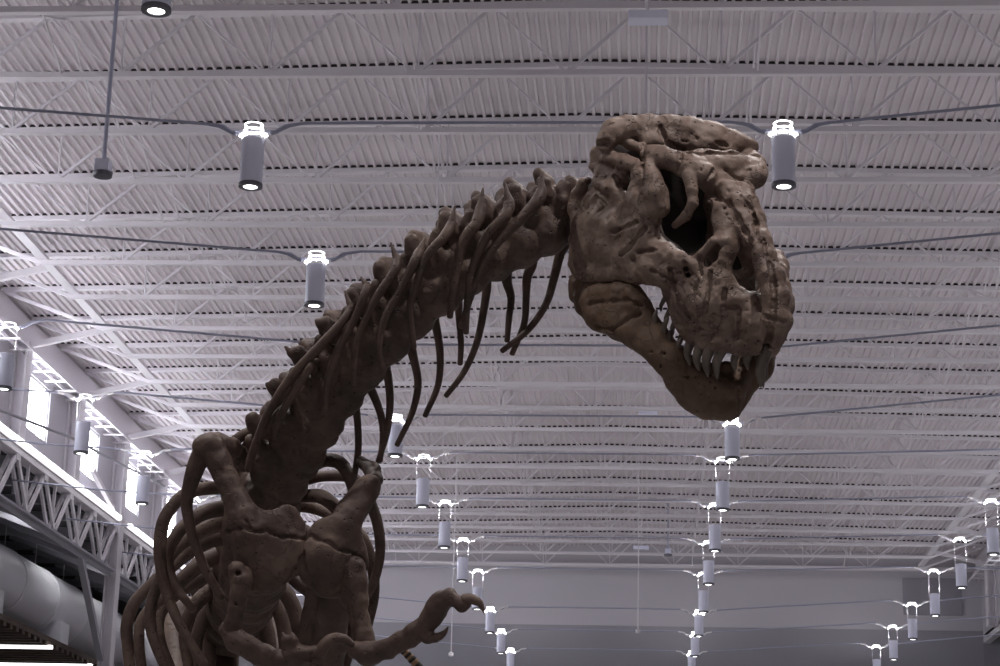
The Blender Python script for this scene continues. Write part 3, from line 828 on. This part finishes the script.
# ---- neck vertebrae along a curve
AX = [(580,206,-118),(556,214,-112),(528,223,-104),(499,235,-97),(470,249,-92),(441,268,-90),(413,291,-90),(387,316,-92),(361,342,-97),(337,369,-104),(315,398,-114),(295,429,-128),(276,461,-150)]
def frame(i, path):
    a = np.array(path[max(i-1, 0)], float); b = np.array(path[min(i+1, len(path)-1)], float)
    t = b-a; t /= np.linalg.norm(t)
    return t
def vertebra(c, t, near_dir, sc, spine=1.0, prong=1.0, epi=1.0, name='vertebra'):
    """c centre, t towards the tail, near_dir roughly the animal's right; px units"""
    c = np.array(c, float); t = np.array(t, float); n = np.array(near_dir, float); n -= t*(n@t); n /= np.linalg.norm(n)
    d = np.cross(t, n); 
    if d[1] > 0: d = -d                      # dorsal points up the picture
    def q(a, l, h): return c+t*a+n*l+d*h
    g = sc
    V = Vol(c-np.array([80, 80, 80])*g, c+np.array([80, 80, 80])*g, 1.7)
    Vc = lambda pts, k=5: V.chain([(*q(a*g, l*g, h*g), r*g) for (a, l, h, r) in pts], k)
    Vc([(-14,0,-15,27),(0,0,-13,23),(14,0,-15,28)], 4)                   # centrum with flared ends
    Vc([(-2,0,10,18),(4,0,22,15)], 6); Vc([(-14,12,2,13),(0,14,2,12),(14,12,2,13)], 5); Vc([(-14,-12,2,13),(14,-12,2,13)], 5)                                  # neural arch
    Vc([(-2,0,24,11),(1,0,24+10*spine,10),(4,0,24+22*spine,7)], 5)        # spine
    for s_ in (1, -1):
        Vc([(-4,10*s_,14,10),(-12,20*s_,22,8),(-17,24*s_,28,6)], 5)    # front zygapophysis
        Vc([(4,10*s_,16,10),(12,20*s_,26,10),(8,24*s_,28+9*epi,8)], 5)   # rear zygapophysis
        Vc([(12,22*s_,28,6),(13,25*s_,30+14*prong,3.4),(12,26*s_,30+26*prong,1.6)], 4)   # pointed epipophysis
        Vc([(-2,14*s_,2,10),(-4,22*s_,6,7),(-6,28*s_,12,6)], 6)        # transverse process
        Vc([(-8,14*s_,-12,10)], 5)                    # rib facet
    V.rough(.9, 10, int(abs(c[0]))); V.rough(.6, 5, 3)
    pos, qd = V.mesh()
    return fast_mesh(name, P(pos[:, 0], pos[:, 1], pos[:, 2]), qd, M['bone'], REX)
ND = np.array([-.25, .05, 1.0])
sizes = [.72,.86,.95,1.0,1.0,1.0,.98,.98,.98,1.0,.98,1.0,1.0]
sp_ = [.7,1.2,1.0,.9,.9,.8,.8,.8,.8,.7,.6,.4,.3]
pr_ = [.2,.5,.4,.4,.3,.3,.3,.4,.6,.8,.6,.3,.2]
for i in range(len(AX)):
    vertebra(AX[i], frame(i, AX), ND, sizes[i], sp_[i], pr_[i], 1.0)

# ---- neck ribs: long rods down the near side, darker ones hanging under the far side
NEAR = [
 [(541,196,-52,5),(535,204,-50,6.5),(520,220,-48,5.6),(498,242,-46,4.6),(484,264,-46,4.2),(473,290,-48,3.8),(461,327,-52,3)],
 [(510,208,-48,5),(505,216,-46,6),(489,233,-44,5),(477,256,-44,4.4),(470,278,-46,4),(467,305,-48,3.6),(466,333,-50,3)],
 [(480,214,-44,5),(476,224,-42,6),(464,240,-42,5.4),(457,268,-42,4.4),(452,296,-44,3.8),(450,317,-46,3.2)],
 [(450,230,-42,4.5),(443,238,-40,5.2),(427,256,-40,4.4),(417,282,-40,3.8),(410,306,-42,3.4),(412,332,-44,3.2),(414,348,-46,2.8)],
 [(418,256,-42,4.5),(414,263,-40,5),(403,285,-40,4.2),(388,311,-40,3.8),(381,332,-42,3.6),(379,350,-44,3.4),(383,369,-46,3)],
 [(398,264,-44,4),(394,272,-42,4.8),(377,297,-42,4.2),(363,324,-44,3.6),(355,351,-46,3.4),(354,384,-50,3)],
 [(368,288,-46,3.6),(364,296,-44,4.2),(354,320,-46,4),(338,350,-48,4),(329,378,-50,4),(325,413,-52,3.6)],
 [(352,312,-48,4),(342,322,-48,4.4),(320,346,-50,5),(291,377,-56,4.6),(271,408,-62,4.2),(257,440,-68,4.2),(248,470,-74,4)],
 [(312,364,-52,4),(303,378,-54,4.4),(288,402,-58,4.2),(279,420,-62,4.2),(275,438,-66,4)],
 [(284,407,-66,3.4),(277,414,-68,3.8),(266,428,-72,3.6),(256,442,-78,3.4),(248,462,-84,3)],
]
FAR = [
 [(566,240,-150,6),(560,254,-152,5.4),(554,278,-152,4.6),(546,304,-150,4),(528,330,-146,3.6),(502,351,-142,3)],
 [(532,262,-150,6),(527,278,-152,5),(526,300,-152,4),(524,324,-150,3.6),(512,354,-146,3)],
 [(505,266,-148,8),(507,282,-150,5.6),(511,298,-150,4.2),(509,318,-148,3.6),(507,341,-146,3)],
 [(487,282,-148,5),(484,308,-150,4.4),(477,342,-148,3.8),(464,372,-146,3.4),(446,396,-142,3)],
 [(458,296,-146,5),(459,318,-148,3.8),(461,344,-146,3.4),(460,364,-144,3)],
 [(432,304,-146,7),(435,322,-148,5),(440,352,-148,4.2),(438,385,-146,3.6),(425,416,-142,3)],
 [(408,336,-146,7),(413,356,-148,5),(418,384,-148,4.2),(412,413,-146,3.6),(397,445,-142,3)],
 [(384,358,-146,6),(388,378,-148,4.8),(390,402,-148,4.2),(387,432,-146,3.6),(378,462,-142,3)],
 [(366,378,-146,6),(374,396,-148,4.8),(381,416,-148,4.2),(383,436,-146,3.8),(380,461,-142,3.2)],
 [(352,388,-148,6),(356,408,-150,4.4),(358,430,-150,4),(358,452,-148,3.8),(354,478,-146,3.4)],
]
TIPS = [(542,172), (505,183), (483,188), (455,206), (425,238), (391,243), (361,277), (345,291), None, None]
for r_, tp in zip(NEAR, TIPS):
    u_, v_, w_, q_ = r_[0]
    if tp:
        r_[0] = (u_*.85+tp[0]*.15, v_*.85+tp[1]*.15, w_-6, q_*1.25)
        r_.insert(0, ((u_+tp[0])*.5, (v_+tp[1])*.5, w_-8, q_*.75)); r_.insert(0, (*tp, w_-12, .9))
    else: r_.insert(0, (u_+5, v_-3, w_-34, q_*.8))
    rod('cervical_rib', M['bone'], REX, r_)
for r_ in FAR:
    u_, v_, w_, q_ = r_[0]; r_.insert(0, (u_-3, v_-26, w_+16, q_*1.3))
    rod('cervical_rib', M['bone'], REX, r_)

# ---- trunk: back vertebrae run away behind the chest
BK = [(266,496,-190),(264,520,-240),(260,540,-295),(254,556,-352),(248,570,-412),(242,582,-476),(236,593,-542),(230,603,-610)]
BK = [(u, v, w) for (u, v, w) in BK]
for i in range(len(BK)):
    vertebra(BK[i], frame(i, BK), np.array([-1, 0, .35]), 1.2, 1.3, .1, .6)

# ---- trunk ribs
RIBS = [
 # near side (the animal's right, left in the picture)
 [(262,428,-150,5.5),(245,434,-150,6),(232,445,-150,6),(228,462,-148,5)],
 [(203,452,-58,11),(195,470,-60,9.5),(187,500,-62,6.6),(190,526,-62,5.6),(197,549,-60,5),(207,573,-58,4.8),(222,598,-54,4)],
 [(252,492,-190,7),(224,488,-165,7.5),(196,490,-150,7.2),(178,500,-145,7),(164,520,-140,7),(160,545,-138,7),(161,566,-135,6.4),(166,590,-130,6),(174,612,-125,5.6),(187,638,-118,5.2),(204,664,-110,5)],
 [(258,510,-220,8),(230,508,-205,9),(206,512,-190,8.6),(190,522,-182,7.2),(178,533,-176,7),(168,552,-172,6.8),(170,572,-168,5.6),(178,590,-160,5),(193,610,-150,4.2)],
 [(258,526,-260,8),(230,521,-245,10),(204,529,-232,9.6),(182,544,-224,7),(168,560,-218,6.6),(158,584,-212,6.6),(151,606,-206,6.6),(151,628,-200,6.4),(157,648,-194,6),(168,674,-186,5.6)],
 [(255,540,-310,8),(226,537,-300,10),(200,544,-290,9.5),(174,564,-280,8),(152,584,-272,7),(134,604,-266,7.2),(127,626,-260,7),(128,648,-254,6.6),(131,676,-248,6.2)],
 [(250,552,-370,8),(224,553,-362,10),(198,566,-352,9.5),(172,589,-344,7.6),(153,606,-338,7),(141,622,-332,6.4),(139,642,-326,6.2),(142,672,-320,6)],
 [(246,566,-430,8),(220,570,-424,10),(194,582,-416,9),(172,598,-408,7.4),(160,616,-402,6.8),(160,640,-396,6.6),(172,672,-388,6.2)],
 [(240,580,-492,8),(216,588,-486,10),(196,604,-478,9),(184,632,-472,7),(190,676,-462,6)],
 [(236,592,-550,8),(216,602,-545,10),(202,622,-540,9),(196,650,-534,7.5),(200,690,-526,6)],
 [(230,602,-605,8),(216,614,-600,10),(210,640,-596,9),(210,690,-590,7)],
 [(248,568,-420,8),(270,578,-416,10),(290,600,-410,9.5),(300,636,-404,9),(300,690,-396,8)],
 [(242,580,-480,8),(260,588,-476,10),(278,608,-470,9.5),(286,644,-464,9),(286,690,-456,8)],
 [(236,592,-545,8),(250,600,-540,10),(264,620,-535,9.5),(270,650,-530,9),(270,690,-524,8)],
 # far side (right in the picture)
 [(306,470,-165,7),(322,461,-150,7.5),(338,462,-140,7.5),(348,474,-132,7),(354,492,-128,6)],
 [(300,496,-200,7),(322,497,-185,8),(340,512,-170,7.5),(352,534,-160,6)],
 [(290,486,-205,7),(312,478,-192,6.5),(330,476,-180,6),(352,478,-170,6.5),(366,494,-162,6.4),(376,518,-156,6.2),(380,542,-152,5.8),(379,562,-150,5.4),(373,584,-146,5),(361,606,-140,4.4)],
 [(275,505,-235,7),(312,508,-225,6.5),(340,520,-215,6),(360,534,-208,6.4),(370,556,-204,6.4),(374,580,-200,6.2),(373,602,-196,5.8),(367,628,-190,5.4)],
 [(270,522,-280,7),(298,528,-272,7.5),(320,541,-265,7.5),(340,556,-258,7.5),(352,580,-252,7.5),(354,610,-246,7),(350,645,-240,6.4),(342,676,-232,6)],
 [(266,540,-330,7),(290,548,-325,7.5),(308,561,-320,8),(326,576,-314,8),(338,600,-308,8),(340,630,-302,7.5),(336,676,-292,7)],
 [(260,556,-395,7),(282,568,-388,7.5),(298,583,-380,8),(314,596,-374,8),(326,618,-368,8),(328,650,-360,7.5),(326,680,-352,7)],
]
for r_ in RIBS: rod('rib', M['bone'], REX, r_, 12)

# ---- belly: sternal plates and belly ribs deep in the shade
sculpt('sternum', M['bone'], REX, [[(338,578,-150,11),(334,606,-170,16),(329,645,-195,17),(322,700,-225,16)], [(318,590,-190,12),(312,640,-220,15),(308,700,-250,15)]], 2.0, 8)
for k in range(0):
    v0 = 606+k*17; w0 = -165-k*30
    rod('belly_rib', M['bone'], REX, [(206+4*k,v0-12,w0-40,4),(236,v0+4,w0-10,5.5),(270,v0+16,w0+10,6.5),(300,v0+14,w0+8,6.5),(326,v0+2,w0-14,5)], 10)

# ---- shoulder girdles
FL = (np.array([.2, .1, .97]), .42)
sculpt('shoulder_blade', M['bone'], REX, [
  [(203,446,-52,11),(211,446,-50,12),(219,462,-46,11.5),(228,482,-42,11),(237,502,-38,12),(243,518,-34,15),(248,532,-32,17)],
  [(218,444,-80,12),(232,448,-110,9),(240,452,-140,7)],
  ([(240,534,-36,18),(258,538,-34,19),(274,532,-36,17),(287,518,-42,11),(294,528,-42,12)], FL),
  ([(238,556,-38,17),(256,562,-32,20),(272,568,-34,19),(286,560,-38,17),(296,548,-42,12)], FL),
  ([(232,568,-40,12),(246,578,-36,12),(262,580,-36,11)], FL), ([(240,520,-36,14),(262,528,-34,15)], FL), ([(256,548,-30,20),(284,548,-36,18)], FL)], 1.6, 8,
  grooves=[([(228,531),(236,527),(246,528),(256,532),(268,531),(280,537),(292,537),(306,540)], 1.9), ([(246,520),(250,528)], 1.4), ([(302,556),(294,572),(284,584)], 1.8)])
sculpt('shoulder_blade', M['bone'], REX, [
  [(371,484,-78,10),(366,490,-74,12),(358,502,-68,12.5),(350,514,-62,14),(344,526,-56,16)],
  [(376,480,-100,8),(372,470,-125,7),(362,462,-145,6)],
  ([(318,531,-48,9),(330,532,-48,13),(344,540,-50,16),(352,552,-54,14)], FL),
  ([(302,550,-44,9),(312,557,-42,15),(328,560,-42,19),(346,562,-48,18)], FL),
  ([(314,574,-46,14),(330,580,-46,16),(346,574,-50,15),(356,566,-56,11)], FL), ([(320,545,-46,15),(345,552,-48,17)], FL)], 1.6, 8,
  grooves=[([(303,540),(311,535),(318,540),(328,542),(338,550),(350,552),(364,562)], 1.9), ([(352,556),(358,566),(366,568)], 1.6), ([(304,552),(302,562),(306,570)], 1.8)])

# ---- arms
sculpt('upper_arm', M['bone'], REX, [[(237,570,-14,9),(241,580,-14,10),(239,594,-14,8.4),(237,608,-16,7.6),(234,622,-20,8.2),(231,632,-24,9)], [(244,574,-22,8),(242,590,-20,7)]], 1.3, 5,
  cuts=[[(238,573,6,3.2),(238,573,-8,2.6)], [(236,604,0,2.4),(236,604,-10,1.6)]])
sculpt('forearm', M['bone'], REX, [[(228,630,-28,9),(236,640,-22,11),(250,646,-18,9.5),(266,654,-14,8.5),(282,660,-10,8.5),(294,662,-8,9)], [(240,645,-20,9),(258,658,-16,7),(280,668,-12,7)]], 1.3, 5)
sculpt('hand', M['bone'], REX, [[(292,660,-6,9),(302,654,-2,8),(314,652,2,7)], [(288,654,-6,7),(286,640,-4,4),(283,634,-4,2)], [(296,650,-4,7),(294,640,-2,4),(292,633,-2,2)], [(296,668,-4,9),(316,672,2,8)]], 1.3, 5)
sculpt('upper_arm', M['bone'], REX, [[(352,568,-50,14),(354,584,-48,13),(357,602,-46,10.5),(360,620,-44,9),(363,636,-42,10),(366,648,-40,12)], [(342,580,-56,11),(348,600,-52,8)]], 1.4, 6)
sculpt('forearm', M['bone'], REX, [[(357,650,-36,10),(369,654,-30,11.5),(384,649,-24,8.5),(400,639,-18,7),(414,630,-12,7.5),(426,622,-8,8.5)], [(366,657,-30,8),(390,653,-24,4.6),(412,643,-18,4.4),(424,635,-12,5)]], 1.4, 5)
lh = sculpt('hand', M['bone'], REX, [[(424,624,-8,8.5),(430,618,-6,9.5),(436,609,-2,10.5),(443,600,2,9),(449,595,6,7)], [(433,605,-2,6),(440,596,2,5)], [(428,628,-8,6),(440,614,-4,5)],
  [(449,597,6,7),(456,601,10,5.4),(462,605,13,6.4),(467,602,14,5)], [(420,632,-10,7),(428,638,-6,5),(436,638,-2,4.6)]], 1.3, 5)
rod('claw', M['bone'], lh, [(464,600,14,6),(471,599,16,5.6),(478,602,18,4.4),(482,607,19,2.6),(484,613,19,.7)])
rod('claw', M['bone'], lh, [(434,638,-3,4.6),(440,636,-1,4),(445,632,1,2.6),(448,627,2,.7)])
rod('claw', M['bone'], REX, [(318,656,2,6),(324,646,4,6.5),(332,639,4,6),(343,639,2,5.4),(352,645,-2,4)])

# ---- hips, hind legs and tail stand behind the rib cage and carry the mount
def W2(x): return np.array(x, float)
hip = P(np.array(226.0), np.array(622.0), np.array(-690.0))
ax_b = P(np.array(230.0), np.array(603.0), np.array(-610.0))-P(np.array(266.0), np.array(496.0), np.array(-190.0)); ax_b[2] *= .1; ax_b /= np.linalg.norm(ax_b)
sd_b = np.array([ax_b[1], -ax_b[0], 0.0]); sd_b /= np.linalg.norm(sd_b); up = np.array([0, 0, 1.0])
def wrod(name, pts, par=REX, n=12):
    a = smooth_path([(*p, r) for p, r in pts], 5); m = MB(); m.tube(a[:, :3], np.maximum(a[:, 3], .004), n); return m.build(name, M['bone'], par, True)
wrod('hip_bone', [(hip-ax_b*.55+up*.1, .10), (hip+up*.28, .16), (hip+ax_b*.5+up*.1, .10)])
wrod('pubis', [(hip-sd_b*.02, .11), (hip-ax_b*.35-up*.7, .08), (hip-ax_b*.6-up*1.25, .07), (hip-ax_b*.95-up*1.35, .09)])
for s_ in (1, -1):
    h0 = hip+sd_b*s_*.3; kn = h0-ax_b*.75-up*.75; kn[2] = max(kn[2], 1.45)
    an = kn+ax_b*.75; an[2] = .72; ft = an-ax_b*.25; ft[2] = .12
    wrod('thigh_bone', [(hip+sd_b*s_*.1, .12), (h0, .13), ((h0+kn)/2-ax_b*.06, .095), (kn, .13)])
    wrod('shin_bone', [(kn, .12), ((kn+an)/2, .075), (an, .095)])
    wrod('foot_bone', [(an, .09), ((an+ft)/2, .075), (ft, .085)])
    for da in (-.45, 0, .45):
        dr = -ax_b*math.cos(da)+sd_b*math.sin(da); e = ft+dr*.55; e[2] = .05
        wrod('toe', [(ft, .075), ((ft+e)/2, .06), (e, .045), (e+dr*.14-np.array([0, 0, .03]), .012)])
tl = [hip+ax_b*.4, hip+ax_b*1.6+up*.05, hip+ax_b*3.0+up*.0, hip+ax_b*4.4-up*.15]
wrod('tail_bones', list(zip(tl, (.16, .12, .08, .03))))

# ---- banded tail hanging behind the raised forearm
p0 = [(403,650,-170,4.2),(409,656,-170,4.4),(416,664,-170,4.6),(428,680,-172,4.8),(450,702,-176,5),(490,730,-184,5)]
bt = bpy.data.objects.new('banded_tail', None); COL.objects.link(bt)
a = smooth_path(p0, 3); w = P(a[:, 0], a[:, 1], a[:, 2]); bt.location = w[0]
M['band_light'] = mat('tan_tail_band', (.34, .21, .12), .6, noise=.2, nscale=20); M['band_dark'] = mat('black_tail_band', (.02, .016, .014), .6)
for i in range(len(w)-1):
    m = MB(); m.tube([w[i], (w[i]+w[i+1])/2, w[i+1]], a[i, 3]*S*(1 if i % 2 else 1.06), 10)
    m.build('tail_band', M['band_dark' if i % 2 == 0 else 'band_light'], bt, True)
tag(bt, 'tan and black banded tail tip hanging behind the raised forearm', 'tail')
# ================================================================== light, camera, view
W = bpy.data.worlds.new('daylight'); SC.world = W; W.use_nodes = True
W.node_tree.nodes['Background'].inputs['Color'].default_value = (.86, .90, 1.0, 1)
W.node_tree.nodes['Background'].inputs['Strength'].default_value = .15

sp = bpy.data.lights.new('lamp_downlight', 'SPOT'); sp.energy = 640; sp.spot_size = math.radians(118); sp.spot_blend = .8; sp.shadow_soft_size = .10
sp.color = (1, .95, .93)
up_l = bpy.data.lights.new('lamp_uplight', 'SPOT'); up_l.energy = 62; up_l.spot_size = math.radians(155); up_l.spot_blend = .5; up_l.shadow_soft_size = .08
up_l.color = (1, .95, .97)
for col, x in KX.items():
    for r in range(-4, 13):
        o = bpy.data.objects.new('lamp_uplight', up_l); COL.objects.link(o)
        o.location = (x, RY(r), Z(LENS)+.60); o.rotation_euler = (math.pi, 0, 0)
        o = bpy.data.objects.new('lamp_downlight', sp); COL.objects.link(o)
        o.location = (x, RY(r), Z(LENS)-.06)

al = bpy.data.lights.new('added_aisle_downlight', 'SPOT'); al.energy = 60; al.spot_size = math.radians(165); al.spot_blend = .5; al.shadow_soft_size = .25  # added fill light for the duct
for y in AISLE_Y:
    o = bpy.data.objects.new('added_aisle_downlight', al); COL.objects.link(o); o.location = (-15.7, y, Z(9.87))

cam = bpy.data.cameras.new('camera'); co = bpy.data.objects.new('camera', cam); COL.objects.link(co)
cam.sensor_width = 36; cam.sensor_fit = 'HORIZONTAL'; cam.lens = 36*FPX/1000
cam.clip_start = .1; cam.clip_end = 300
mtx = Matrix(((CR[0], CU[0], -CF[0], EYE[0]), (CR[1], CU[1], -CF[1], EYE[1]), (CR[2], CU[2], -CF[2], EYE[2]), (0, 0, 0, 1)))
co.matrix_world = mtx
SC.camera = co
SC.view_settings.view_transform = 'Standard'; SC.view_settings.look = 'None'
SC.view_settings.gamma = 1; SC.view_settings.use_curve_mapping = False
SC.view_settings.exposure = 0.15
SC.cycles.use_denoising = True
SC.cycles.max_bounces = 6; SC.cycles.diffuse_bounces = 4; SC.cycles.glossy_bounces = 2
SC.cycles.use_adaptive_sampling = True
